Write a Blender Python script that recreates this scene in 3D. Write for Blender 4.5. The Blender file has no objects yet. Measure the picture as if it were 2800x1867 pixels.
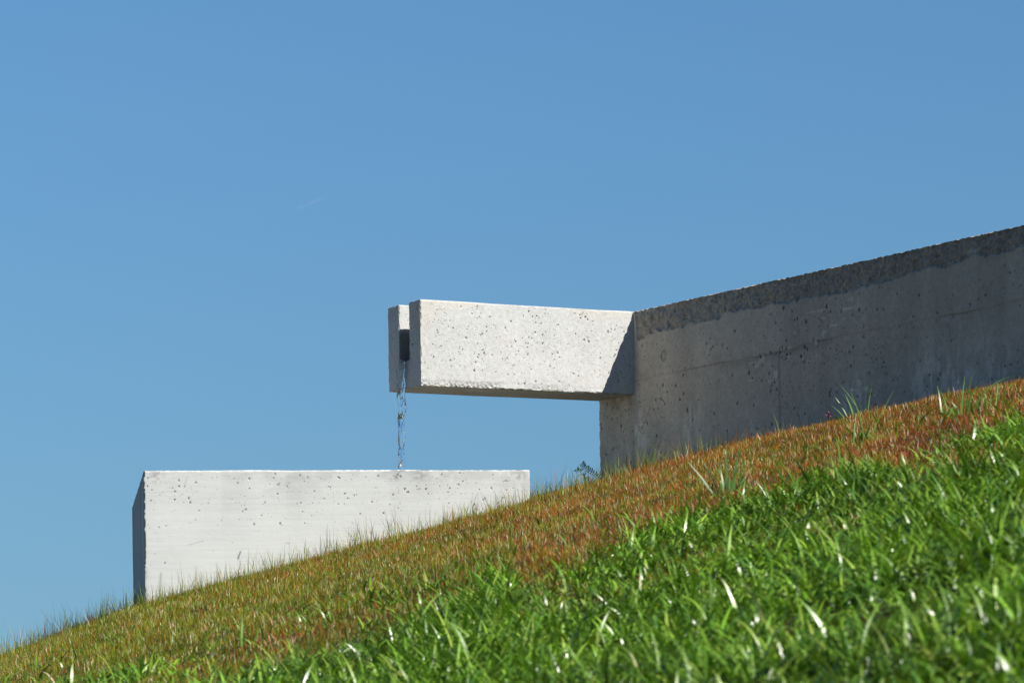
import bpy, math
import numpy as np
from mathutils import Matrix, Vector

rng = np.random.default_rng(11)
scene = bpy.context.scene
col = scene.collection
R = math.radians

# ------------------------------------------------------------------ measured layout (metres, camera at the origin)
A_BEAM = 0.507            # heading of the spout, radians from the picture plane
X0, Y0, ZT = 0.5003, 12.85, 1.599   # top corner where spout and wall meet
L, W, H = 0.987, 0.286, 0.342       # spout length, width, height
T_PR, ZF = 0.100, 0.114             # spout side thickness, height of its channel floor
B_ROT = 0.1423
BX, BY, BZ = -1.4404, 12.15, 0.9183
BW, BD = 1.521, 2.264
SUN = Vector((0.591, -0.403, 0.698)).normalized()

# ------------------------------------------------------------------ noise
def _hash(ix, iy, iz, seed):
    h = (ix.astype(np.uint32) * np.uint32(374761393) + iy.astype(np.uint32) * np.uint32(668265263)
         + iz.astype(np.uint32) * np.uint32(2147483647) + np.uint32((seed * 974711 + 12345) & 0xffffffff))
    h = (h ^ (h >> np.uint32(13))) * np.uint32(1274126177)
    h = (h ^ (h >> np.uint32(16))) * np.uint32(2246822519)
    h = h ^ (h >> np.uint32(15))
    return h.astype(np.float32) / np.float32(4294967295.0)

def noise(P, s=1.0, seed=0):
    """value noise in 0..1; P (n,3), s scalar or 3-vector frequency"""
    q = (P * np.asarray(s, dtype=np.float64)).astype(np.float64)
    i = np.floor(q).astype(np.int64)
    f = (q - i).astype(np.float32)
    f = f * f * (3 - 2 * f)
    i = i & 0xffffff
    out = 0
    for dx in (0, 1):
        wx = f[:, 0] if dx else 1 - f[:, 0]
        for dy in (0, 1):
            wy = f[:, 1] if dy else 1 - f[:, 1]
            for dz in (0, 1):
                wz = f[:, 2] if dz else 1 - f[:, 2]
                out = out + wx * wy * wz * _hash(i[:, 0] + dx, i[:, 1] + dy, i[:, 2] + dz, seed)
    return out

def fbm(P, s, octaves=3, seed=0, gain=0.5):
    s = np.asarray(s, dtype=np.float64)
    tot, amp, nrm = 0, 1.0, 0.0
    for k in range(octaves):
        tot = tot + amp * noise(P + 17.3 * k, s * (2.03 ** k), seed + k)
        nrm += amp
        amp *= gain
    return tot / nrm

def sst(a, b, x):
    t = np.clip((x - a) / (b - a), 0, 1)
    return t * t * (3 - 2 * t)

# ------------------------------------------------------------------ mesh helpers
def mesh_from(name, V, Q, mat, colors=None, parent=None, smooth=True):
    me = bpy.data.meshes.new(name)
    V = np.asarray(V, dtype=np.float32)
    Q = np.asarray(Q, dtype=np.int32)
    k = Q.shape[1]
    me.vertices.add(len(V))
    me.vertices.foreach_set('co', V.ravel())
    me.loops.add(Q.size)
    me.loops.foreach_set('vertex_index', Q.ravel())
    me.polygons.add(len(Q))
    me.polygons.foreach_set('loop_start', np.arange(0, Q.size, k, dtype=np.int32))
    me.polygons.foreach_set('use_smooth', np.full(len(Q), smooth, dtype=bool))
    if colors is not None:
        c = np.ones((len(V), 4), dtype=np.float32)
        c[:, :3] = colors
        at = me.attributes.new('col', 'FLOAT_COLOR', 'POINT')
        at.data.foreach_set('color', c.ravel())
    me.update(calc_edges=True)
    me.validate()
    me.materials.append(mat)
    o = bpy.data.objects.new(name, me)
    col.objects.link(o)
    if parent is not None:
        o.parent = parent
    return o

def tag(o, label=None, cat=None, group=None, kind=None):
    if label: o['label'] = label
    if cat: o['category'] = cat
    if group: o['group'] = group
    if kind: o['kind'] = kind
    return o

def empty(name, loc=(0, 0, 0), rz=0):
    o = bpy.data.objects.new(name, None)
    o.empty_display_size = 0.1
    o.location = loc
    o.rotation_euler = (0, 0, rz)
    col.objects.link(o)
    return o

# ------------------------------------------------------------------ materials
def new_mat(name):
    m = bpy.data.materials.new(name)
    m.use_nodes = True
    nt = m.node_tree
    nt.nodes.clear()
    out = nt.nodes.new('ShaderNodeOutputMaterial')
    return m, nt, out

def concrete_mat(name, grain=(1, 1, 1), bump=0.25, var=1.0):
    m, nt, out = new_mat(name)
    N = nt.nodes.new
    b = N('ShaderNodeBsdfPrincipled')
    b.inputs['Roughness'].default_value = 0.9
    b.inputs['Specular IOR Level'].default_value = 0.25
    at = N('ShaderNodeAttribute'); at.attribute_name = 'col'
    tc = N('ShaderNodeTexCoord')
    mp = N('ShaderNodeMapping'); mp.inputs['Scale'].default_value = grain
    n1 = N('ShaderNodeTexNoise'); n1.inputs['Scale'].default_value = 260; n1.inputs['Detail'].default_value = 4
    n2 = N('ShaderNodeTexNoise'); n2.inputs['Scale'].default_value = 60; n2.inputs['Detail'].default_value = 6
    n2.inputs['Roughness'].default_value = 0.65
    nt.links.new(tc.outputs['Object'], mp.inputs['Vector'])
    nt.links.new(mp.outputs['Vector'], n1.inputs['Vector'])
    nt.links.new(mp.outputs['Vector'], n2.inputs['Vector'])
    r1 = N('ShaderNodeMapRange'); r1.inputs['From Min'].default_value = 0.3; r1.inputs['From Max'].default_value = 0.7
    r1.inputs['To Min'].default_value = 1 - .14 * var; r1.inputs['To Max'].default_value = 1 + .1 * var
    r2 = N('ShaderNodeMapRange'); r2.inputs['From Min'].default_value = 0.3; r2.inputs['From Max'].default_value = 0.7
    r2.inputs['To Min'].default_value = 1 - .12 * var; r2.inputs['To Max'].default_value = 1 + .08 * var
    nt.links.new(n1.outputs['Fac'], r1.inputs['Value'])
    nt.links.new(n2.outputs['Fac'], r2.inputs['Value'])
    mu = N('ShaderNodeMath'); mu.operation = 'MULTIPLY'
    nt.links.new(r1.outputs['Result'], mu.inputs[0]); nt.links.new(r2.outputs['Result'], mu.inputs[1])
    vm = N('ShaderNodeVectorMath'); vm.operation = 'SCALE'
    nt.links.new(at.outputs['Color'], vm.inputs[0]); nt.links.new(mu.outputs[0], vm.inputs['Scale'])
    nt.links.new(vm.outputs[0], b.inputs['Base Color'])
    bp = N('ShaderNodeBump'); bp.inputs['Strength'].default_value = bump; bp.inputs['Distance'].default_value = 0.002
    nt.links.new(n1.outputs['Fac'], bp.inputs['Height'])
    nt.links.new(bp.outputs['Normal'], b.inputs['Normal'])
    nt.links.new(b.outputs[0], out.inputs['Surface'])
    return m

def leaf_mat(name, rough=0.35, spec=0.5, trans=0.3, tint=(1.0, 1.0, 0.6)):
    m, nt, out = new_mat(name)
    N = nt.nodes.new
    at = N('ShaderNodeAttribute'); at.attribute_name = 'col'
    b = N('ShaderNodeBsdfPrincipled')
    b.inputs['Roughness'].default_value = rough
    b.inputs['Specular IOR Level'].default_value = spec
    nt.links.new(at.outputs['Color'], b.inputs['Base Color'])
    t = N('ShaderNodeBsdfTranslucent')
    mul = N('ShaderNodeVectorMath'); mul.operation = 'MULTIPLY'; mul.inputs[1].default_value = tint
    nt.links.new(at.outputs['Color'], mul.inputs[0])
    nt.links.new(mul.outputs[0], t.inputs['Color'])
    mx = N('ShaderNodeMixShader'); mx.inputs[0].default_value = trans
    nt.links.new(b.outputs[0], mx.inputs[1]); nt.links.new(t.outputs[0], mx.inputs[2])
    nt.links.new(mx.outputs[0], out.inputs['Surface'])
    return m

M_SPOUT = concrete_mat('spout_concrete', bump=0.45)
M_BASIN = concrete_mat('basin_concrete', grain=(0.05, 0.3, 1.6), bump=0.04, var=0.4)
M_WALL = concrete_mat('wall_concrete', bump=0.3)
M_BLADE = leaf_mat('lush_blades', rough=0.36, spec=0.9, trans=0.16, tint=(1.1, 1.2, 0.5))
M_TURF = leaf_mat('turf_blades', rough=0.42, spec=0.4, trans=0.3, tint=(1.1, 1.0, 0.7))
M_LEAF = leaf_mat('sprig_leaves', rough=0.35, spec=0.4, trans=0.45)

m, nt, out = new_mat('soil'); M_SOIL = m
b = nt.nodes.new('ShaderNodeBsdfPrincipled'); b.inputs['Roughness'].default_value = 0.95
b.inputs['Specular IOR Level'].default_value = 0.1
tn = nt.nodes.new('ShaderNodeTexNoise'); tn.inputs['Scale'].default_value = 6; tn.inputs['Detail'].default_value = 8
tcs = nt.nodes.new('ShaderNodeTexCoord')
nt.links.new(tcs.outputs['Object'], tn.inputs['Vector'])
rp = nt.nodes.new('ShaderNodeValToRGB')
rp.color_ramp.elements[0].position = 0.35; rp.color_ramp.elements[0].color = (0.022, 0.028, 0.009, 1)
rp.color_ramp.elements[1].position = 0.65; rp.color_ramp.elements[1].color = (0.06, 0.036, 0.016, 1)
nt.links.new(tn.outputs['Fac'], rp.inputs['Fac']); nt.links.new(rp.outputs['Color'], b.inputs['Base Color'])
nt.links.new(b.outputs[0], out.inputs['Surface'])

m, nt, out = new_mat('clear_water'); M_WATER = m
b = nt.nodes.new('ShaderNodeBsdfPrincipled')
b.inputs['Base Color'].default_value = (1, 1, 1, 1); b.inputs['Roughness'].default_value = 0.1
b.inputs['IOR'].default_value = 1.33; b.inputs['Transmission Weight'].default_value = 1.0
tcw = nt.nodes.new('ShaderNodeTexCoord'); mpw = nt.nodes.new('ShaderNodeMapping'); mpw.inputs['Scale'].default_value = (1, 1, .3)
nw = nt.nodes.new('ShaderNodeTexNoise'); nw.inputs['Scale'].default_value = 120; nw.inputs['Detail'].default_value = 1
bw = nt.nodes.new('ShaderNodeBump'); bw.inputs['Strength'].default_value = 0.55; bw.inputs['Distance'].default_value = 0.005
nt.links.new(tcw.outputs['Object'], mpw.inputs['Vector']); nt.links.new(mpw.outputs['Vector'], nw.inputs['Vector'])
nt.links.new(nw.outputs['Fac'], bw.inputs['Height']); nt.links.new(bw.outputs['Normal'], b.inputs['Normal'])
nt.links.new(b.outputs[0], out.inputs['Surface'])

# ------------------------------------------------------------------ concrete patches
class Block:
    """collects displaced rectangular faces of one concrete body"""
    def __init__(self, amp=0.0006, seed=0):
        self.V, self.Q, self.C, self.n = [], [], [], 0
        self.amp, self.seed = amp, seed
        self.pit = 0.7

    def face(self, o, u, v, lu, lv, su, sv, edges=(None, None, None, None), color=None, pores=None,
             chip=0.005, disp=None, round_=0.0055, fade=False):
        """edges: neighbours' normals at u=0, u=1, v=0, v=1 (None: no rounding there)"""
        o, u, v = (np.array(t, dtype=float) for t in (o, u, v))
        n0 = np.cross(u, v)
        nu, nv = max(1, round(lu / su)), max(1, round(lv / sv))
        a, bb = np.meshgrid(np.linspace(0, lu, nu + 1), np.linspace(0, lv, nv + 1), indexing='ij')
        a, bb = a.ravel(), bb.ravel()
        P = o + a[:, None] * u + bb[:, None] * v
        dist = (a, lu - a, bb, lv - bb)
        cn = noise(P, 55, self.seed + 40) * 0.55 + noise(P, 130, self.seed + 41) * 0.45
        big = np.maximum(0, noise(P, 14, self.seed + 42) - 0.68) * 1.6
        A = 0.0006 + chip * np.maximum(0, cn - 0.38) * 2.2 + chip * 2.0 * big * cn
        off = np.zeros_like(P)
        wm = np.zeros(len(P))
        for e, d in zip(edges, dist):
            if e is None: continue
            w = np.clip(1 - d / round_, 0, 1) ** 2
            off -= (A * w)[:, None] * np.array(e, dtype=float)
            wm = np.maximum(wm, w)
        off -= (A * wm)[:, None] * n0
        h = (fbm(P, 90, 2, self.seed + 3) - 0.5) * 2 * self.amp + (noise(P, 5, self.seed + 7) - 0.5) * 0.003
        h = h * (1 - wm)
        C = np.ones((len(P), 3)) * 0.4 if color is None else color(P, a, bb, n0)
        if pores is not None:
            G = np.zeros((nu + 1, nv + 1)); D = np.zeros((nu + 1, nv + 1))
            ga, gb = a.reshape(nu + 1, nv + 1), bb.reshape(nu + 1, nv + 1)
            for (px, py, r, asp, dark) in pores:
                i0, i1 = int((px - 2 * r) / lu * nu), int((px + 2 * r) / lu * nu) + 2
                j0, j1 = int((py - 2 * r * asp) / lv * nv), int((py + 2 * r * asp) / lv * nv) + 2
                i0, j0 = max(i0, 0), max(j0, 0)
                if i0 > nu or j0 > nv: continue
                sl = (slice(i0, i1), slice(j0, j1))
                ua, ub = (ga[sl] - px) / r, (gb[sl] - py) / (r * asp)
                sk = math.sin(px * 9731.7 + py * 431.3)
                ua = ua + .45 * sk * ub
                q = np.sqrt(ua ** 2 + ub ** 2) * (1 + .28 * np.sin(3 * np.arctan2(ub, ua) + 40 * sk))
                k = 1 - sst(0.62, 1.08, q)
                G[sl] = np.maximum(G[sl], k * r * self.pit)
                D[sl] = np.maximum(D[sl], k * dark)
            h = h - G.ravel()
            C = C * (1 - D.ravel())[:, None]
        if disp is not None:
            h = h + disp(P, a, bb) * ((1 - wm) if fade else 1)
        P2 = P + off + h[:, None] * n0
        idx = np.arange((nu + 1) * (nv + 1)).reshape(nu + 1, nv + 1) + self.n
        q = np.stack([idx[:-1, :-1], idx[1:, :-1], idx[1:, 1:], idx[:-1, 1:]], -1).reshape(-1, 4)
        self.V.append(P2); self.Q.append(q); self.C.append(C); self.n += len(P)
        return a, bb, q

    def build(self, name, mat, parent=None):
        return mesh_from(name, np.vstack(self.V), np.vstack(self.Q), mat, np.vstack(self.C), parent)

def pore_list(n, lu, lv, rmin, rmax, asp=1.0, dark=0.75, margin=0.012, dens=None, mask=None):
    out_ = []
    while len(out_) < n:
        x, y = rng.uniform(margin, lu - margin), rng.uniform(margin, lv - margin)
        if dens is not None and rng.random() > dens(x, y): continue
        r = rmin + (rmax - rmin) * rng.random() ** 4.5
        if mask is not None and not mask(x, y): continue
        out_.append((x, y, r, asp * rng.uniform(0.6, 1.5), dark * rng.uniform(0.65, 1.0)))
    return out_

X, Y, Z = np.eye(3)

# ---- the spout: a channel beam sticking out of the wall end
def spout_color(P, a, bb, n0):
    t = 0.51 + 0.07 * (fbm(P, 9, 3, 2) - 0.5) + 0.08 * (fbm(P, 70, 3, 5) - 0.5)
    streak = noise(P, (40, 40, 3.0), 9)
    t = t + 0.10 * np.maximum(0, streak - 0.66) * (P[:, 2] < 0.3)
    C = t[:, None] * np.array([.985, 0.99, 0.945])
    # warm rust tint in the middle and at the wall end
    warm = sst(0.5, 0.75, noise(P, 5, 31)) * 0.06
    C = C * (1 + warm[:, None] * np.array([0.5, -0.1, -1.0]))
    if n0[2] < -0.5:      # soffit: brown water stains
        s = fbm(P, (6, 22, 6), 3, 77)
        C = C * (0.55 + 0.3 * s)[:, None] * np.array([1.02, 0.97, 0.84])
    # shade in the wet channel, painted darker below the shadow line
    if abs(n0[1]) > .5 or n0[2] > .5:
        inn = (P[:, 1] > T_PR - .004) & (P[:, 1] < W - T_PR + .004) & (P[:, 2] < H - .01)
        shade_z = .235 + .012 * (noise(P, 20, 88) - .5)
        C = C * (1 - .54 * (inn * sst(.012, -.012, P[:, 2] - shade_z)))[:, None]
    # wet, mossy lip below the slot
    if n0[0] < -0.5:
        k = np.exp(-((P[:, 1] - W / 2) / 0.04) ** 2) * np.exp(-np.maximum(0, ZF - P[:, 2]) / 0.05) * (P[:, 2] < ZF + .03)
        C = C * (1 - 0.65 * k)[:, None]
    return C

sp = Block(0.0004, 100)
st = 0.002
fpores = pore_list(900, L, H, 0.0012, 0.0040, 1.0, 0.9, dens=lambda x, y: 0.35 + 0.65 * (y > 0.06))
rings = [(0.235, 0.30, .008), (0.11, .285, .006), (0.25, .235, .006)]
def front_disp(P, a, bb):
    # crumbled lower edge, more to the left
    k = np.clip(1 - bb / 0.028, 0, 1) * (1 - 0.75 * sst(0.35, 0.8, a / L))
    k = k * sst(0.35, 0.55, noise(P, 18, 61) * .6 + .25)
    d = -k * 0.009 * fbm(P, 120, 2, 62) * 1.4
    for (x, z, r) in rings:
        q = np.sqrt((a - x) ** 2 + (bb - z) ** 2)
        d = d - 0.0016 * np.exp(-((q - r) / 0.002) ** 2)
    return d
LX = L + 0.03
sp.face((-L, 0, 0), X, Z, LX, H, st, st, (-X, None, -Z, Z), spout_color, fpores, 0.005, front_disp)
sp.face((.03, W, 0), -X, Z, LX, H, st * 3, st, (None, -X, -Z, Z), spout_color)
sp.face((.03, 0, 0), -X, Y, LX, W, st, st, (None, -X, -Y, Y), spout_color)      # soffit
sp.face((-L, 0, H), X, Y, LX, T_PR, st, st, (-X, None, -Y, Y), spout_color)      # top of the near side
sp.face((-L, W - T_PR, H), X, Y, LX, T_PR, st, st, (-X, None, -Y, Y), spout_color)
hz = H - ZF
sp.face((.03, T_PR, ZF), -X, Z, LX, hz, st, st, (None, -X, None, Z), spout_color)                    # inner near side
ip = pore_list(60, LX, hz, 0.0018, 0.004)
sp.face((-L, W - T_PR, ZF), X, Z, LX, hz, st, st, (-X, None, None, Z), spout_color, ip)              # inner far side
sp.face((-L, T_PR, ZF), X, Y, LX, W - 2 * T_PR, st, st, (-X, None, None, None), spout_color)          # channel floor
ep = pore_list(24, T_PR, hz, 0.0018, 0.0045)
# end face seen at the left: normal -X, so u = -Y, v = Z
def ends(y1, y0, z0, z1, e, pr=None):
    sp.face((-L, y1, z0), -Y, Z, y1 - y0, z1 - z0, st, st, e, spout_color, pr)
ends(T_PR, 0, ZF, H, (Y, -Y, None, Z), ep)
ends(W, W - T_PR, ZF, H, (Y, -Y, None, Z), pore_list(16, T_PR, hz, 0.0018, 0.004))
ends(T_PR, 0, 0, ZF, (None, -Y, -Z, None), pore_list(10, T_PR, ZF, 0.0018, 0.004))
ends(W - T_PR, T_PR, 0, ZF, (None, None, -Z, Z))
ends(W, W - T_PR, 0, ZF, (Y, None, -Z, None))
spout = sp.build('concrete_spout', M_SPOUT)
spout.location = (X0, Y0, ZT - H)
spout.rotation_euler = (0, 0, A_BEAM)
tag(spout, 'pale pitted concrete spout beam with slotted end, jutting out from the dark wall', 'spout')

# ---- the wall
WALL_LEN, WALL_H, WALL_T = 4.2, 1.15, 0.30
bt = np.array([-.4, .012, .03, .1, .179, .35, .60, .643, .69, .913, 1.171, 1.40, 1.5, 1.675, 1.94, 2.025, 2.13, 2.24, 2.565, 3.2, 4.2])
bh = np.array([.002, .002, .128, .115, .098, .1005, .1, .104, .0875, .0893, .0957, .097, .1055, .097, .0866, .069, .0885, .0735, .0795, .09, .085])
def band_edge(t, P):
    base = np.interp(t, bt, bh)
    return base + (noise(P, (1, 11, .01), 4) - .5) * .008 + (noise(P, (1, 34, .01), 5) - .5) * .011 + (noise(P, (1, 95, .01), 6) - .5) * .008
jt = np.array([-.4, 0, .35, .69, 1.066, 1.35, 1.78, 2.05, 2.6, 4.2])
jd = np.array([.285, .285, .278, .278, .28, .263, .262, .262, .253, .25])
def wall_coords(P):
    t = -P[:, 1]                      # distance from the corner towards the camera
    d = WALL_H - P[:, 2]              # depth below the top
    return t, d
def wall_color(P, a, bb, n0):
    t, d = wall_coords(P)
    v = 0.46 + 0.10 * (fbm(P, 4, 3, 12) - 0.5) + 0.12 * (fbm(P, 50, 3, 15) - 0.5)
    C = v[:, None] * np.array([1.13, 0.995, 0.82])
    if n0[0] < -0.5:
        C = C * (1 + 0.12 * sst(1.2, 0.2, t))[:, None] * np.array([1.0, 0.995, 0.97])
        # vertical runs, pale lime bloom low on the face
        run = noise(P, (1, 16, 1.2), 21)
        C = C * (1 + 0.15 * (run - 0.5))[:, None]
        low = sst(0.30, 0.5, d) * sst(0.45, 0.75, noise(P, (1, 7, 2.5), 23)) * sst(.3, .7, noise(P, (1, 70, 18), 24))
        C = C + (0.17 * low)[:, None] * np.array([1.0, 1.0, .92])
        dk = sst(0.55, 0.8, noise(P, (1, 5, 2.0), 26))
        C = C * (1 - 0.10 * dk)[:, None]
        # day joint line, and the ledge's soft shadow painted under it
        jz = np.interp(t, jt, jd) + (noise(P, (1, 14, .01), 29) - .5) * .008
        vis = sst(.35, .6, noise(P, (1, 5, .01), 33))
        q = d - jz
        C = C * (1 - (0.12 + .20 * vis)[:] * np.exp(-(q / .003) ** 2))[:, None]
        ledge_shade = sst(.55, .75, t) * sst(1.5, 1.25, t)
        C = C * (1 - 0.15 * ledge_shade * np.exp(-((q - .012) / .016) ** 2))[:, None]
        sj = np.exp(-((t - 1.066 - (noise(P, (1, .01, 20), 37) - .5) * .006) / .008) ** 2) * (q > 0)
        C = C * (1 - 0.3 * sj)[:, None]
        # rough aggregate band along the top
        be = band_edge(t, P)
        k = sst(0.002, -0.002, d - be)
        agg = 0.70 + 0.5 * (fbm(P, 110, 2, 51) - .5) + .35 * (noise(P, 230, 52) - .5)
        C = C * (1 - k[:, None] + k[:, None] * agg[:, None])
        # outline of a filled tie hole
        qh = np.sqrt((t - .235) ** 2 + (d - .205) ** 2)
        C = C * (1 - .45 * np.exp(-((qh - .0205) / .0028) ** 2) - .1 * (qh < .02))[:, None]
        # small pale scrapes
        sc = sst(.80, .86, noise(P, (1, 22, 60), 55)) * sst(.72, .8, noise(P, (1, 5, 6), 56))
        C = C * (1 + 0.35 * sc)[:, None]
        # leak stain under the spout
        k2 = np.exp(-(((t + .1) / .13) ** 2)) * np.exp(-np.maximum(0, d - H) / .06) * (d > H) * sst(.3, .7, noise(P, 30, 58))
        C = C * (1 - 0.5 * k2)[:, None]
    return C
def wall_disp(P, a, bb):
    t, d = wall_coords(P)
    be = band_edge(t, P)
    k = sst(0.0025, -0.0025, d - be)
    rough = fbm(P, 75, 3, 71) - 0.5
    h = k * (-0.007 + 0.017 * rough + 0.009 * (noise(P, 25, 73) - .5))
    lip = np.exp(-((d - be - .004) / .004) ** 2) * 0.002 * (1 - k)
    jz = np.interp(t, jt, jd) + (noise(P, (1, 14, .01), 29) - .5) * .008
    vis = .3 + .7 * sst(.35, .6, noise(P, (1, 5, .01), 33))
    h = h + lip - 0.0035 * np.exp(-((d - jz) / .003) ** 2) * vis - 0.0015 * sst(0, .01, d - jz)
    q = np.sqrt((t - .235) ** 2 + (d - .205) ** 2)
    h = h - 0.003 * np.exp(-((q - .020) / .002) ** 2) - .0012 * (q < .02)
    return h
wb = Block(0.0005, 200)
ws = 0.0033
front_len = WALL_LEN + W
# front face: normal -X, u = -Y from the free end towards the camera, v = Z
def okpore(x, y):
    t, d = x - W, WALL_H - y
    return d > np.interp(t, bt, bh) + .012
wpores = pore_list(5400, front_len, WALL_H, 0.0015, 0.0057, 1.15, 0.92, mask=okpore,
                   dens=lambda x, y: 0.35 + 0.65 * (0.45 + .55 * math.sin(x * 4.1 + 1)) * (1 if WALL_H - y > .25 else .6))
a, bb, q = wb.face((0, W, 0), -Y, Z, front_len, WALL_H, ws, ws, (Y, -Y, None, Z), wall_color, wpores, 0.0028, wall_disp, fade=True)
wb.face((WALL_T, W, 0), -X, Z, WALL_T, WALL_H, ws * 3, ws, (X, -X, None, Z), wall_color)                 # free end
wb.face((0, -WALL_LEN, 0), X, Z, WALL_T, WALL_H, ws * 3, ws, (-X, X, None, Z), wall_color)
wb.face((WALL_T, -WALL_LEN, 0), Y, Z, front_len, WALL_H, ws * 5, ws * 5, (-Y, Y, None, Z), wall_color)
wb.face((0, -WALL_LEN, WALL_H), X, Y, WALL_T, front_len, ws * 3, ws, (-X, X, -Y, Y), wall_color, None, 0.0028)
# split the body into smooth face and rough band
Vw, Qw, Cw = np.vstack(wb.V), np.vstack(wb.Q), np.vstack(wb.C)
cen = Vw[Qw].mean(1)
tt, dd = wall_coords(cen)
isband = np.zeros(len(Qw), bool)
isband[:len(q)] = dd[:len(q)] < np.maximum(band_edge(tt[:len(q)], cen[:len(q)]), .002)
isband &= tt > .006
wall = empty('concrete_wall', (X0, Y0, ZT - WALL_H), A_BEAM)
def sub(mask, name, parent):
    qs = Qw[mask]; u_, inv = np.unique(qs, return_inverse=True)
    return mesh_from(name, Vw[u_], inv.reshape(-1, 4), M_WALL, Cw[u_], parent)
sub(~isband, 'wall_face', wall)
band = sub(isband, 'top_band', wall)
band['label'] = 'dark rough crumbling band along the wall top'
tag(wall, 'long grey concrete retaining wall in shade with rough crumbling top band', 'wall')

# ---- the basin
def basin_color(P, a, bb, n0):
    v = 0.60 + 0.07 * (fbm(P, 3, 3, 112) - 0.5) + 0.05 * (fbm(P, (3, 3, 120), 2, 115) - 0.5)
    d = -P[:, 2]
    top = sst(0.16, 0.0, d)
    v = v - top * 0.09 * sst(.35, .65, fbm(P, (9, 9, 14), 3, 118))
    v = v * (1 - 0.05 * sst(.4, .6, noise(P, (12, 12, 1.2), 121)) * sst(.3, .1, d))
    C = v[:, None] * np.array([.985, 1.005, 0.96])
    if n0[1] < -.5:
        for (cx, cd, rx, rz, k) in ((.05, .02, .022, .03, .35), (1.08, .02, .03, .02, .3), (1.47, .02, .05, .03, .25), (.98, .03, .025, .012, .35), (1.2, .03, .05, .02, .15)):
            m_ = np.exp(-((P[:, 0] - cx) / rx) ** 2 - ((d - cd) / rz) ** 2) * sst(.35, .6, noise(P, 90, 125))
            C = C * (1 - k * m_)[:, None]
        # thin dark scratches
        for (x1, z1, x2, z2, wd, k) in ((.362, .345, .372, .318, .003, .7), (.985, .03, 1.005, -.0, .003, .35), (.155, .07, .168, .025, .002, .25), (.055, .47, .062, .40, .004, .35), (.17, .29, .23, .275, .0018, .3)):
            ax, az = x2 - x1, z2 - z1
            ll = ax * ax + az * az
            s_ = np.clip(((P[:, 0] - x1) * ax + (d - z1) * az) / ll, 0, 1)
            q_ = np.sqrt((P[:, 0] - x1 - s_ * ax) ** 2 + (d - z1 - s_ * az) ** 2)
            C = C * (1 - k * np.exp(-(q_ / wd) ** 2))[:, None]
        # grimy left arris
        e = np.exp(-P[:, 0] / .006) * sst(.25, .4, d)
        C = C * (1 - .6 * e * sst(.3, .6, noise(P, (1, 1, 25), 128)))[:, None]
    if n0[0] < -.5:
        C = C * (1.05 + .3 * (noise(P, (1, 9, .8), 131) - .5))[:, None] * np.array([1.1, 1.0, .93])
        e = np.exp(-P[:, 1] / .25) * sst(.3, .6, d)
        C = C * (1 - .35 * e)[:, None]
    return C
BH, BT, BF = 1.4, 0.13, 0.30
bs = Block(0.00012, 300); bs.pit = 0.42
s3 = 0.0026
def bdens(x, y):
    d = BH - y
    return 1.0 if 0.02 < d < .14 else (.45 if d < .22 else (.12 if d < .45 else .05))
bpores = pore_list(560, BW, BH, 0.0013, 0.0046, .95, 0.95, dens=bdens)
bs.face((0, 0, -BH), X, Z, BW, BH, s3, s3, (-X, X, None, Z), basin_color, bpores, 0.005)
bs.face((0, BD, -BH), -Y, Z, BD, BH, s3 * 3, s3, (Y, -Y, None, Z), basin_color, None, 0.004)
bs.face((BW, 0, -BH), Y, Z, BD, BH, s3 * 3, s3, (-Y, Y, None, Z), basin_color, None, 0.004)
bs.face((BW, BD, -BH), -X, Z, BW, BH, s3 * 3, s3 * 3, (X, -X, None, Z), basin_color, None, 0.004)
# rim
bs.face((0, 0, 0), X, Y, BW, BT, s3, s3 * 3, (-X, X, -Y, None), basin_color, None, 0.004)
bs.face((0, BD - BT, 0), X, Y, BW, BT, s3 * 3, s3 * 3, (-X, X, None, Y), basin_color, None, 0.004)
bs.face((0, BT, 0), X, Y, BT, BD - 2 * BT, s3 * 3, s3 * 3, (-X, None, None, None), basin_color, None, 0.004)
bs.face((BW - BT, BT, 0), X, Y, BT, BD - 2 * BT, s3 * 3, s3 * 3, (None, X, None, None), basin_color, None, 0.004)
# inside
c4 = s3 * 6
iw, idp = BW - 2 * BT, BD - 2 * BT
bs.face((BW - BT, BT, -BF), -X, Z, iw, BF, c4, c4, (None,) * 4, basin_color)
bs.face((BT, BD - BT, -BF), X, Z, iw, BF, c4, c4, (None,) * 4, basin_color)
bs.face((BT, BT, -BF), Y, Z, idp, BF, c4, c4, (None,) * 4, basin_color)
bs.face((BW - BT, BD - BT, -BF), -Y, Z, idp, BF, c4, c4, (None,) * 4, basin_color)
bs.face((BT, BT, -BF), X, Y, iw, idp, c4, c4, (None,) * 4, basin_color)
basin = bs.build('concrete_basin', M_BASIN)
basin.location = (BX, BY, BZ)
basin.rotation_euler = (0, 0, B_ROT)
tag(basin, 'white sunlit concrete basin box catching the falling water, half hidden by the slope', 'basin')

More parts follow.
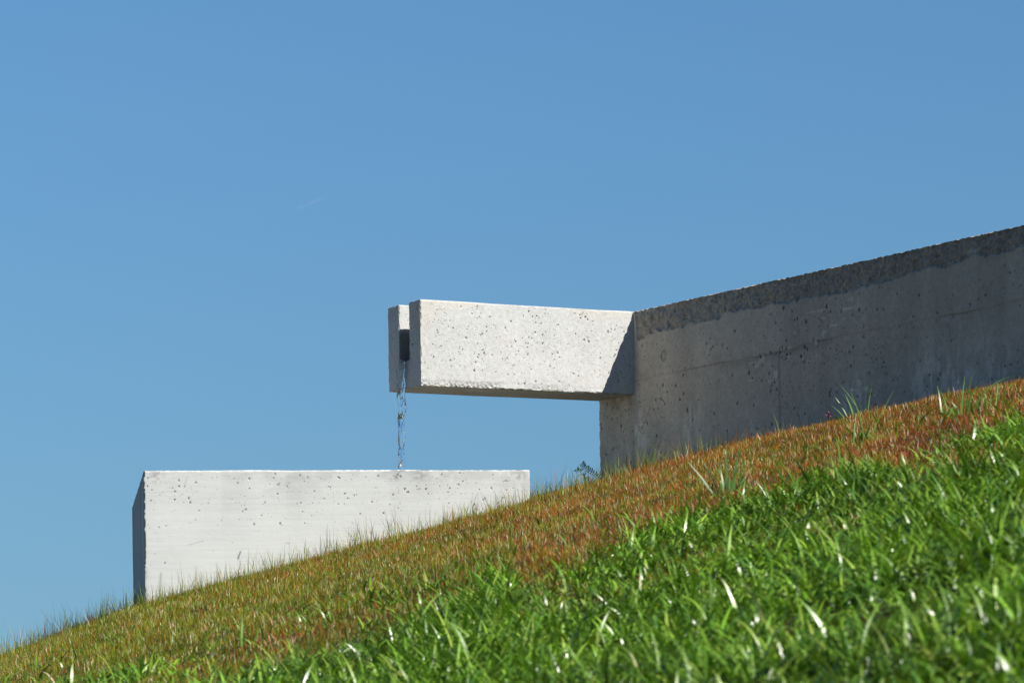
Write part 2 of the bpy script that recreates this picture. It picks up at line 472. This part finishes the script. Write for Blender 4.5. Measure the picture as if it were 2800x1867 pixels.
# ------------------------------------------------------------------ ground
def ground_z(x, y):
    x = np.asarray(x, float); y = np.asarray(y, float)
    xs = 14 * np.tanh(x / 14)
    ys = np.where(y < 0, 12 * np.tanh(y / 12), y)
    crest = 12.75 + 0.12 * np.clip(x, -4, 4)
    over = np.maximum(0, y - crest)
    q = np.minimum(ys, 12.4) - 12.4                 # convex slope, steeper lower down
    z = 0.775 + 0.0805 * (np.minimum(ys, 30) - 12.4) - 0.0037 * q ** 2 + 0.251 * xs - 0.20 * over ** 2 / (1 + 0.55 * over)
    z = z - 0.12 * np.clip(-1.42 - x, 0, 3)
    c_, s_ = math.cos(A_BEAM), math.sin(A_BEAM)
    wx, wy = (x - X0) * c_ + (y - Y0) * s_, -(x - X0) * s_ + (y - Y0) * c_
    along = sst(-4.6, -4.0, wy) * sst(W + .15, W - .1, wy)
    z = z + 0.035 * sst(.1, 1.5, x) * sst(6, 3, np.abs(x)) - 0.055 * along * sst(-.42, -.12, wx)   # dip added along the wall foot to hide its shaded strip
    z = z - 0.03 * sst(8.6, 7.2, y - .5 * x)
    P = np.stack([x.ravel(), y.ravel(), np.zeros(x.size)], 1)
    near = np.exp(-((x / 20) ** 2 + ((y - 6) / 25) ** 2))
    z = z + ((fbm(P, 1.1, 2, 401) - .5) * 0.035 + (noise(P, 5, 405) - .5) * 0.012).reshape(x.shape) * near
    r = np.sqrt(x ** 2 + (y - 6) ** 2)
    k = sst(14, 60, r)
    return z * (1 - k) + k * (-4.0 + 1.2 * (noise(P, 0.02, 409).reshape(x.shape) - .5))
def axis(lo, hi, step, far):
    core = np.arange(lo, hi + 1e-6, step)
    g = step * np.cumsum(1.22 ** np.arange(1, 60))
    g = g[g < far]
    return np.concatenate([(lo - g)[::-1], core, hi + g])
gx, gy = axis(-4.0, 4.0, 0.08, 3000), axis(0.0, 16.0, 0.08, 3000)
GX, GY = np.meshgrid(gx, gy, indexing='ij')
GZ = ground_z(GX, GY)
idx = np.arange(GX.size).reshape(GX.shape)
gq = np.stack([idx[:-1, :-1], idx[1:, :-1], idx[1:, 1:], idx[:-1, 1:]], -1).reshape(-1, 4)
ground = mesh_from('ground', np.stack([GX.ravel(), GY.ravel(), GZ.ravel()], 1), gq, M_SOIL)
tag(ground, 'grassy hillside rising to the right', 'hillside', kind='structure')

# ------------------------------------------------------------------ blades
def blades(pos, length, width, lean_az, lean, bend, colr, segs, face_az=None, tipcol=None):
    """curved tapering strips; lean = start angle from vertical, bend = extra angle gained along the blade"""
    n = len(pos)
    if face_az is None: face_az = lean_az + np.pi / 2 + rng.normal(0, .5, n)
    k = segs
    P = np.zeros((n, k + 1, 3)); P[:, 0] = pos
    seg = (length / k)
    for i in range(k):
        ang = lean + bend * ((i + .5) / k)
        dxy = np.sin(ang) * seg; dz = np.cos(ang) * seg
        P[:, i + 1, 0] = P[:, i, 0] + dxy * np.cos(lean_az)
        P[:, i + 1, 1] = P[:, i, 1] + dxy * np.sin(lean_az)
        P[:, i + 1, 2] = P[:, i, 2] + dz
    prof = np.array([0.75 if i == 0 else (1.0 - max(0, (i / k - .35) / .65) ** 1.6 * 0.93) for i in range(k + 1)])
    side = np.stack([np.cos(face_az), np.sin(face_az), np.zeros(n)], 1)
    hw = (width[:, None] * prof[None] * 0.5)[:, :, None] * side[:, None, :]
    V = np.stack([P - hw, P + hw], 2).reshape(n * (k + 1) * 2, 3)
    base = (np.arange(n) * (k + 1) * 2)[:, None]
    i = np.arange(k)[None] * 2
    Q = np.stack([base + i, base + i + 1, base + i + 3, base + i + 2], -1).reshape(-1, 4)
    f = np.linspace(0, 1, k + 1)[None, :, None, None]
    c0 = colr[:, None, None, :]
    c1 = c0 if tipcol is None else tipcol[:, None, None, :]
    C = np.broadcast_to(c0 * (1 - f) + c1 * f, (n, k + 1, 2, 3)).reshape(-1, 3)
    return V, Q, C

KX = 1176 / 7167.4
def scatter(n, d0, d1, margin):
    """uniform over the ground between two distances, across the width the slope shows plus a margin"""
    hw = KX * d1 + margin
    x = rng.uniform(-hw, hw, n); y = rng.uniform(d0, d1, n)
    keep = np.abs(x) < KX * y + margin
    return x[keep], y[keep]

def clear_of_blocks(x, y):
    c, s = math.cos(A_BEAM), math.sin(A_BEAM)
    lx, ly = (x - X0) * c + (y - Y0) * s, -(x - X0) * s + (y - Y0) * c
    inw = (lx > -0.004) & (lx < WALL_T) & (ly < W) & (ly > -WALL_LEN)
    c, s = math.cos(B_ROT), math.sin(B_ROT)
    lx, ly = (x - BX) * c + (y - BY) * s, -(x - BX) * s + (y - BY) * c
    inb = (lx > -.002) & (lx < BW + .002) & (ly > -.002) & (ly < BD + .002)
    return ~(inw | inb)

def p3(x, y): return np.stack([x, y, np.zeros_like(x)], 1)
def pick(n, table, gain=1.0):
    w = np.array([t[0] for t in table]); c = np.array([t[1] for t in table])
    i = rng.choice(len(w), n, p=w / w.sum())
    return c[i] * rng.uniform(.75, 1.25, (n, 1)) * rng.uniform(.92, 1.08, (n, 3)) * gain

# lush green grass on the near part of the slope
GREEN = [(5, (.095, .19, .010)), (3, (.14, .255, .014)), (2.5, (.05, .125, .010)), (1.2, (.18, .26, .03)), (.02, (.40, .38, .20))]
def green_edge(x): return 7.2 + 0.22 * np.clip(x, -1.3, 1.6)
x, y = scatter(470000, 3.2, 10.6, 1.4)
P = p3(x, y)
edge = green_edge(x) + (fbm(P, 1.8, 3, 500) - .5) * 2.6
keep = rng.random(len(x)) < np.maximum(sst(1.2, -.8, y - edge), .035 * sst(2.3, .4, y - edge))
clump = fbm(P, (6, 4, 1), 3, 503)
keep &= rng.random(len(x)) < (.62 + .6 * sst(.34, .66, clump))
x, y, clump = x[keep], y[keep], clump[keep]
n = len(x)
ln = (0.045 + 0.075 * rng.random(n) ** 1.5) * (.5 + .75 * sst(.25, .75, clump))
az = rng.uniform(0, 2 * np.pi, n)
gc = pick(n, GREEN, 1.3) * (.65 + .7 * fbm(p3(x, y), (5, 3, 1), 2, 507))[:, None]
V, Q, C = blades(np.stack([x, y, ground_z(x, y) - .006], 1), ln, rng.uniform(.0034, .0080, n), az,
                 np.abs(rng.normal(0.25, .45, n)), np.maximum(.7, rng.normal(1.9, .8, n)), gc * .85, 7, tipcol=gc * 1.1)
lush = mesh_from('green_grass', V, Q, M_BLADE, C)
tag(lush, 'lush bright green long grass covering the near part of the slope', 'grass', kind='stuff')

# short fine turf, rusty to olive; palest blades are straw and painted glints
RED = [(4, (.34, .066, .014)), (3, (.37, .115, .016)), (2, (.22, .040, .016)), (1.0, (.24, .15, .014)), (.9, (.12, .16, .010)), (.6, (.62, .50, .36)), (.6, (.42, .22, .03))]
OLIVE = [(4, (.155, .215, .010)), (3, (.10, .18, .008)), (1.6, (.21, .22, .012)), (.9, (.30, .12, .012)), (1.0, (.27, .20, .014)), (.6, (.58, .50, .32)), (.4, (.36, .09, .012))]
def turf(nn, d0, d1, margin, lmin, lmax, wmin, wmax, rscale=1.0):
    x, y = scatter(nn, d0, d1, margin)
    ok = clear_of_blocks(x, y)
    x, y = x[ok], y[ok]
    P = p3(x, y)
    keep = rng.random(len(x)) < (.5 + .7 * sst(.3, .65, fbm(P, (14, 7, 1), 3, 603)))
    keep &= rng.random(len(x)) < (.25 + .75 * sst(-.6, .5, y - green_edge(x)))
    x, y, P = x[keep], y[keep], P[keep]
    n = len(x)
    redness = np.clip(.36 + .36 * x + 1.0 * (fbm(P, 1.3, 3, 606) - .5), 0.08, .85)
    isred = rng.random(n) < redness * rscale
    tone = .6 + .8 * fbm(P, (7, 4, 1), 3, 615)
    c = tone[:, None] * np.where(isred[:, None], pick(n, RED, 1.12), pick(n, OLIVE, 1.12))
    ln = lmin + (lmax - lmin) * rng.random(n) ** 1.8
    ln = ln * (.45 + 1.1 * fbm(P, (9, 5, 1), 3, 609))
    az = rng.uniform(0, 2 * np.pi, n)
    return blades(np.stack([x, y, ground_z(x, y) - .004], 1), ln, rng.uniform(wmin, wmax, n), az,
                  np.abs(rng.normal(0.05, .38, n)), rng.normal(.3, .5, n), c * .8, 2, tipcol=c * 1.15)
parts = [turf(1300000, 6.6, 14.4, 1.4, .012, .031, .0010, .0022),
         turf(66000, 6.6, 13.8, 1.4, .022, .048, .0010, .0022),
         turf(19000, 11.3, 13.4, 1.0, .045, .12, .0012, .0022, .25)]
off = 0; Vs, Qs, Cs = [], [], []
for V, Q, C in parts:
    Vs.append(V); Qs.append(Q + off); Cs.append(C); off += len(V)
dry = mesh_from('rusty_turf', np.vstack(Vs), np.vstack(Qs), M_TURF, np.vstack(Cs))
tag(dry, 'short fine turf turning rust red and olive on the far part of the slope', 'turf', kind='stuff')

# ------------------------------------------------------------------ picture helpers to read places off measured sight lines
def at(px, py, d):
    c, s = math.cos(.0126), math.sin(.0126)
    u, v = px - 1176, py - 784
    u0, v0 = c * u - s * v, s * u + c * v
    return Vector((u0 / 7167.4 * d, d, -(v0 - 827) / 7167.4 * d))

def tuft(name, px, d, specs, low, label, colr, group=None, width=.004):
    x = (px - 1176) / 7167.4 * d
    z = float(ground_z(np.array([x]), np.array([d]))[0])
    o = empty(name, (x, d, z))
    def strips(sp, pname):
        n = len(sp)
        s = np.array(sp, float)     # dx, dy, length, azimuth, lean, bend
        pos = np.stack([s[:, 0], s[:, 1], np.full(n, -.006)], 1)
        c = np.array(colr)[None] * rng.uniform(.75, 1.3, (n, 1))
        V, Q, C = blades(pos, s[:, 2], np.full(n, width) * rng.uniform(.8, 1.2, n), s[:, 3], s[:, 4], s[:, 5], c, 9, face_az=rng.normal(.3, .5, n), tipcol=c * 1.2)
        mesh_from(pname, V, Q, M_BLADE, C, o)
    for sp in specs: strips([sp], 'long_blade')
    strips(low, 'foliage')
    tag(o, label, 'grass tuft', group)
    return o

def rand_tuft(n, l0, l1, spread, bend=.6):
    return [(rng.normal(0, spread), rng.normal(0, spread), rng.uniform(l0, l1), rng.uniform(0, 2 * math.pi),
             abs(rng.normal(.15, .15)), abs(rng.normal(bend, .4))) for _ in range(n)]
PI = math.pi
G1 = 'tall grass tufts standing out of the turf'
tuft('grass_tuft', 1981, 10.88, [(0, 0, .17, PI, .36, .45), (.012, .01, .145, 0.2, .02, .12), (.014, 0, .12, .3, .03, .25),
     (-.02, .01, .12, PI, .35, .5), (-.05, .01, .10, PI * .9, .3, .4), (-.06, 0, .085, 2.8, .5, .5), (-.03, 0, .10, 3.3, .2, .3)],
     rand_tuft(8, .03, .06, .028), 'tall pale green grass tuft, highest one against the shaded wall', (.13, .24, .06), G1, .0062)
tuft('grass_tuft', 1605, 11.9, [], rand_tuft(22, .04, .085, .035), 'low green grass tuft at the wall foot, left of the tallest tuft', (.10, .17, .02), G1, .003)
tuft('grass_tuft', 1665, 8.6, [(0, 0, .15, 1.4, .02, .08), (.01, 0, .14, .3, .18, .05), (-.03, 0, .13, PI, .55, .2), (.03, 0, .12, .2, .12, .2), (-.02, .01, .12, 3, .3, .2)],
     rand_tuft(14, .06, .12, .03), 'dark upright grass tuft where green grass meets the rusty turf', (.05, .12, .014), G1, .0065)
tuft('grass_tuft', 1985, 8.9, [(0, 0, .19, .3, .45, .1), (.0, 0, .17, PI, .1, .3), (-.02, 0, .11, PI, .2, .7)], rand_tuft(12, .05, .11, .03),
     'slender green grass tuft with one long blade leaning right over rusty turf', (.10, .20, .02), G1, .0040)
tuft('grass_tuft', 2215, 8.8, [(0, 0, .15, .4, .05, .35), (.02, 0, .19, .1, .15, 1.3), (.04, 0, .16, 0, .3, 1.4), (-.01, 0, .13, .8, .0, .3), (.1, 0, .17, 2.9, .4, 1.2)],
     rand_tuft(16, .06, .12, .04), 'tall green grass tuft with blades arching over, farthest right on the slope', (.09, .19, .02), G1, .0048)

# pink flower at the wall foot
def tube(path, radii, seg=8):
    path = [Vector(p) for p in path]
    V, Q = [], []
    for i, p in enumerate(path):
        tdir = (path[min(i + 1, len(path) - 1)] - path[max(i - 1, 0)]).normalized()
        sx = tdir.cross(Vector((0, 1, 0.01))).normalized(); sy = tdir.cross(sx)
        for k in range(seg):
            a_ = 2 * PI * k / seg
            V.append(p + (sx * math.cos(a_) + sy * math.sin(a_)) * float(radii[i]))
    for i in range(len(path) - 1):
        for k in range(seg):
            k2 = (k + 1) % seg
            Q.append((i * seg + k, i * seg + k2, (i + 1) * seg + k2, (i + 1) * seg + k))
    return np.array([tuple(v) for v in V]), np.array(Q)

def leaf_strip(base, direction, up, length, width, curl, segs=6):
    """pointed oval leaf, folded along its midrib and curling towards 'up'"""
    d = Vector(direction).normalized(); up = Vector(up).normalized()
    side = d.cross(up).normalized(); up = side.cross(d).normalized()
    V, Q = [], []
    p = Vector(base)
    for i in range(segs + 1):
        f = i / segs
        ang = curl * f
        w = width * .5 * (math.sin(PI * min(1, .06 + f * .94)) ** .8 + .04)
        fold = up * w * .35
        V += [p - side * w + fold, p, p + side * w + fold]
        p = p + (d * math.cos(ang) + up * math.sin(ang)) * (length / segs)
    for i in range(segs):
        a_ = i * 3
        Q += [(a_, a_ + 1, a_ + 4, a_ + 3), (a_ + 1, a_ + 2, a_ + 5, a_ + 4)]
    return np.array([tuple(v) for v in V]), np.array(Q)

def join(items):
    Vs, Qs, Cs, o_ = [], [], [], 0
    for V, Q, c in items:
        Vs.append(V); Qs.append(Q + o_); Cs.append(np.tile(np.array(c), (len(V), 1))); o_ += len(V)
    return np.vstack(Vs), np.vstack(Qs), np.vstack(Cs)

fx, fy = (1900 - 1176) / 7167.4 * 11.05, 11.05
fl = empty('wildflower', (fx, fy, float(ground_z(np.array([fx]), np.array([fy]))[0])))
V, Q = tube([(0, 0, -.005), (.002, 0, .02), (.004, -.002, .05)], [.0012, .001, .0009], 6)
mesh_from('stem', V, Q, M_LEAF, np.tile([.07, .12, .02], (len(V), 1)), fl)
its = []
for (hx, hz_) in ((.004, .052), (-.006, .04), (.01, .036)):
    for k in range(5):
        a_ = k * 2 * PI / 5 + hx * 90
        its.append((*leaf_strip((hx, -.002, hz_), (math.cos(a_), -.5, math.sin(a_)), (0, -1, .2), .006, .004, .4, 4), (.36, .10, .20)))
V, Q, C = join(its)
mesh_from('petals', V, Q, M_LEAF, C, fl)
its = []
for k in range(9):
    a_ = rng.uniform(0, 2 * PI)
    its.append((*leaf_strip((0.03, .0, .0), (math.cos(a_), math.sin(a_) * .5, .8), (0, -.3, 1), rng.uniform(.025, .045), .012, .5), (.045, .13, .025)))
V, Q, C = join(its)
mesh_from('leaf_rosette', V, Q, M_LEAF, C, fl)
tag(fl, 'small pink wildflower with green leaves at the foot of the shaded wall', 'flower')

# sprig with two arching twigs at the free end of the wall
SD = 12.95
base = at(1380, 1108, SD)
sx_ = 12.95 / 7167.4
def sp_pt(zx, zy, dy=0):
    return at((1500 + zx / 10.45) * .84, (1200 + zy / 10.45) * .84, SD) - base + Vector((0, dy, 0))
sprig = empty('leafy_sprig', tuple(base))
tw1 = [sp_pt(1560, 1330), sp_pt(1480, 1140), sp_pt(1340, 1000, -.004), sp_pt(1180, 900, -.008), sp_pt(1040, 810, -.012), sp_pt(955, 710, -.012)]
tw2 = [sp_pt(1420, 1420), sp_pt(1190, 1240), sp_pt(1085, 1130, -.01), sp_pt(980, 1030, -.018), sp_pt(880, 930, -.02), sp_pt(790, 870, -.02)]
for j, tw in enumerate((tw1, tw2)):
    fine = []
    for i in range(len(tw) - 1):
        for f in (0, .33, .66): fine.append(tw[i].lerp(tw[i + 1], f))
    fine.append(tw[-1])
    V, Q = tube(fine, [.0016 - .0010 * i / len(fine) for i in range(len(fine))], 6)
    stem = mesh_from('stem', V, Q, M_LEAF, np.tile([.16, .10, .06] if j else [.09, .085, .05], (len(V), 1)), sprig)
    its = []
    for i in range(3, len(fine)):
        tdir = (fine[i] - fine[i - 1]).normalized()
        for sgn in (-1, 1):
            if j and rng.random() < .35: continue
            nrm = Vector((-tdir.z, 0, tdir.x)) * sgn
            dirv = tdir * .45 + nrm + Vector((0, rng.uniform(-.7, .5), 0))
            cc = (.12, .19, .07) if j == 0 else (.28, .36, .06)
            its.append((*leaf_strip(fine[i], dirv, Vector((0, 0, -1)) + Vector((0, -.8, 0)), rng.uniform(.013, .019), .0056, rng.uniform(.3, 1.0)),
                        np.array(cc) * rng.uniform(.7, 1.5)))
    V, Q, C = join(its)
    mesh_from('foliage', V, Q, M_LEAF, C, stem)
tag(sprig, 'small leafy sprig with two arching twigs at the free end of the wall', 'plant')

# ------------------------------------------------------------------ falling water
def stream():
    nz, ns = 260, 28
    pts = []
    for xx in np.linspace(-L + .16, -L + .014, 14): pts.append((xx, ZF + .008))
    for th in np.linspace(0, PI / 2, 16)[1:]: pts.append((-L + .014 - .026 * math.sin(th), ZF + .008 - .026 * (1 - math.cos(th))))
    ztop = pts[-1][1]; zend = -(ZT - H - BZ) - BF + .004
    for f in np.linspace(0, 1, nz)[1:]:
        pts.append((-L - .012 - .006 * f ** .5, ztop + (zend - ztop) * f))
    pts = np.array(pts)
    n = len(pts)
    s_ = np.concatenate([[0], np.cumsum(np.linalg.norm(np.diff(pts, axis=0), axis=1))])
    V = np.zeros((n, ns, 3))
    th = np.linspace(0, 2 * PI, ns, endpoint=False)
    for i in range(n):
        j0, j1 = max(i - 1, 0), min(i + 1, n - 1)
        t = pts[j1] - pts[j0]; t = t / np.linalg.norm(t)
        nrm = np.array([-t[1], t[0]])
        fall = max(0, s_[i] - .17)
        q = np.stack([np.cos(th) * .9, np.sin(th) * .9, np.full(ns, s_[i] * 20)], 1)
        wob = fbm(q, (1.2, 1.2, .8), 2, 901) - .5
        wob2 = noise(q, (2.2, 2.2, 1.6), 905) - .5
        wob3 = noise(q, (1.0, 1.0, 2.8), 908) - .5
        taper = .0145 - .0038 * min(1, fall / .35)
        amp = min(1, fall / .03)
        r = taper * (1 + amp * (  .21 * np.cos(3 * th + 34 * s_[i] + 2.5 * math.sin(s_[i] * 21)) + .10 * np.cos(2 * th - 55 * s_[i] + 2)) + amp * (.65 * wob + .55 * wob2 + .30 * wob3))
        ry = r * 1.1
        rx = r * (.7 if fall <= 0 else .7 + .3 * min(1, fall / .03))
        cy = W / 2 + .004 * amp * (noise(np.array([[s_[i] * 11, 3, 1]]), 1, 911)[0] - .5) * 2 + .008 * fall
        cx = .003 * amp * (noise(np.array([[s_[i] * 13, 8, 1]]), 1, 913)[0] - .5) * 2
        V[i, :, 0] = pts[i, 0] + cx + nrm[0] * np.cos(th) * rx
        V[i, :, 2] = pts[i, 1] + nrm[1] * np.cos(th) * rx
        V[i, :, 1] = cy + np.sin(th) * ry
    idx = np.arange(n * ns).reshape(n, ns)
    nx = np.roll(idx, -1, 1)
    Q = np.stack([idx[:-1], idx[1:], nx[1:], nx[:-1]], -1).reshape(-1, 4)
    Vf = np.vstack([V.reshape(-1, 3), V[0].mean(0), V[-1].mean(0)])
    c0, c1 = n * ns, n * ns + 1
    caps = []
    for k in range(0, ns, 2):
        caps.append((c0, idx[0, k], idx[0, (k + 1) % ns], idx[0, (k + 2) % ns]))
        caps.append((c1, idx[-1, (k + 2) % ns], idx[-1, (k + 1) % ns], idx[-1, k]))
    return Vf, np.vstack([Q, np.array(caps)])
V, Q = stream()
wat = mesh_from('water_stream', V, Q, M_WATER)
wat.location = (X0, Y0, ZT - H); wat.rotation_euler = (0, 0, A_BEAM)
tag(wat, 'thin clear stream of water falling from the spout slot into the basin', 'water', kind='thing')

# ------------------------------------------------------------------ contrail remnant far off
m, nt, out = new_mat('thin_vapour')
d_ = nt.nodes.new('ShaderNodeBsdfDiffuse'); d_.inputs['Color'].default_value = (.8, .8, .8, 1)
tr = nt.nodes.new('ShaderNodeBsdfTransparent')
mx = nt.nodes.new('ShaderNodeMixShader')
tcn = nt.nodes.new('ShaderNodeTexCoord'); nn_ = nt.nodes.new('ShaderNodeTexNoise'); nn_.inputs['Scale'].default_value = 0.25
nt.links.new(tcn.outputs['Object'], nn_.inputs['Vector'])
mr = nt.nodes.new('ShaderNodeMapRange'); mr.inputs['From Min'].default_value = .35; mr.inputs['From Max'].default_value = .7
mr.inputs['To Min'].default_value = 0.01; mr.inputs['To Max'].default_value = 0.07
nt.links.new(nn_.outputs['Fac'], mr.inputs['Value']); nt.links.new(mr.outputs[0], mx.inputs[0])
nt.links.new(tr.outputs[0], mx.inputs[1]); nt.links.new(d_.outputs[0], mx.inputs[2]); nt.links.new(mx.outputs[0], out.inputs['Surface'])
CD = 2500
c0, c1 = at(668, 484, CD), at(754, 451, CD)
pth = [c0.lerp(c1, f) - c0 for f in np.linspace(0, 1, 24)]
V, Q = tube(pth, [max(.05, 1.1 * (f ** .7) * (1 - max(0, (f - .85) / .15)) * (.7 + .5 * rng.random())) for f in np.linspace(0, 1, 24)], 10)
ct = mesh_from('contrail', V, Q, m)
ct.location = c0
tag(ct, 'short faint white vapour trail high in the empty blue sky', 'contrail', kind='thing')

# ------------------------------------------------------------------ light, sky, camera
w = bpy.data.worlds.new('World'); scene.world = w; w.use_nodes = True
nt = w.node_tree
bg = nt.nodes['Background']
sky = nt.nodes.new('ShaderNodeTexSky'); sky.sky_type = 'NISHITA'; sky.sun_disc = False
sky.sun_elevation = math.asin(SUN.z); sky.sun_rotation = math.atan2(SUN.x, SUN.y)
sky.air_density = 1.0; sky.dust_density = 2.0; sky.ozone_density = 10.0; sky.altitude = 2000
# clear, even sky: the view direction's height is compressed before the sky is looked up, and the blue is graded a little
tc = nt.nodes.new('ShaderNodeTexCoord')
sx = nt.nodes.new('ShaderNodeSeparateXYZ'); cx = nt.nodes.new('ShaderNodeCombineXYZ')
ma = nt.nodes.new('ShaderNodeMath'); ma.operation = 'MULTIPLY_ADD'
ma.inputs[1].default_value = 0.31; ma.inputs[2].default_value = 0.03
nz_ = nt.nodes.new('ShaderNodeVectorMath'); nz_.operation = 'NORMALIZE'
nt.links.new(tc.outputs['Generated'], sx.inputs[0])
nt.links.new(sx.outputs['X'], cx.inputs['X']); nt.links.new(sx.outputs['Y'], cx.inputs['Y'])
nt.links.new(sx.outputs['Z'], ma.inputs[0])
up = nt.nodes.new('ShaderNodeMath'); up.operation = 'SUBTRACT'; up.inputs[1].default_value = 0.24; up.use_clamp = True
sq = nt.nodes.new('ShaderNodeMath'); sq.operation = 'MULTIPLY_ADD'; sq.inputs[1].default_value = 2.5
nt.links.new(sx.outputs['Z'], up.inputs[0]); nt.links.new(up.outputs[0], sq.inputs[0])
nt.links.new(ma.outputs[0], sq.inputs[2]); nt.links.new(sq.outputs[0], cx.inputs['Z'])
nt.links.new(cx.outputs[0], nz_.inputs[0]); nt.links.new(nz_.outputs[0], sky.inputs['Vector'])
tint = nt.nodes.new('ShaderNodeVectorMath'); tint.operation = 'MULTIPLY'; tint.inputs[1].default_value = (0.772, 0.957, 1.0)
nt.links.new(sky.outputs[0], tint.inputs[0]); nt.links.new(tint.outputs[0], bg.inputs['Color'])
bg.inputs['Strength'].default_value = 0.0588

sl = bpy.data.lights.new('sun', 'SUN'); sl.energy = 5.0; sl.angle = R(.53); sl.color = (1, .955, .89)
so = bpy.data.objects.new('sun', sl); col.objects.link(so)
so.rotation_euler = (-SUN).to_track_quat('-Z', 'Y').to_euler()
so.location = (5, -4, 7)

cam = bpy.data.cameras.new('camera'); co = bpy.data.objects.new('camera', cam); col.objects.link(co)
cam.sensor_width = 36; cam.sensor_fit = 'HORIZONTAL'
cam.lens = 36 * 7167.4 / 2352
roll = 0.0126
cam.shift_x = -math.sin(roll) * 827 / 2352
cam.shift_y = math.cos(roll) * 827 / 2352
co.matrix_world = Matrix.Rotation(R(90), 4, 'X') @ Matrix.Rotation(-roll, 4, 'Z')
cam.clip_start = 0.05; cam.clip_end = 20000
cam.dof.use_dof = True; cam.dof.focus_distance = 12.2; cam.dof.aperture_fstop = 10
scene.camera = co
scene.view_settings.view_transform = 'Standard'; scene.view_settings.look = 'None'
scene.view_settings.exposure = 0.6; scene.view_settings.gamma = 1
scene.cycles.max_bounces = 10; scene.cycles.transparent_max_bounces = 12
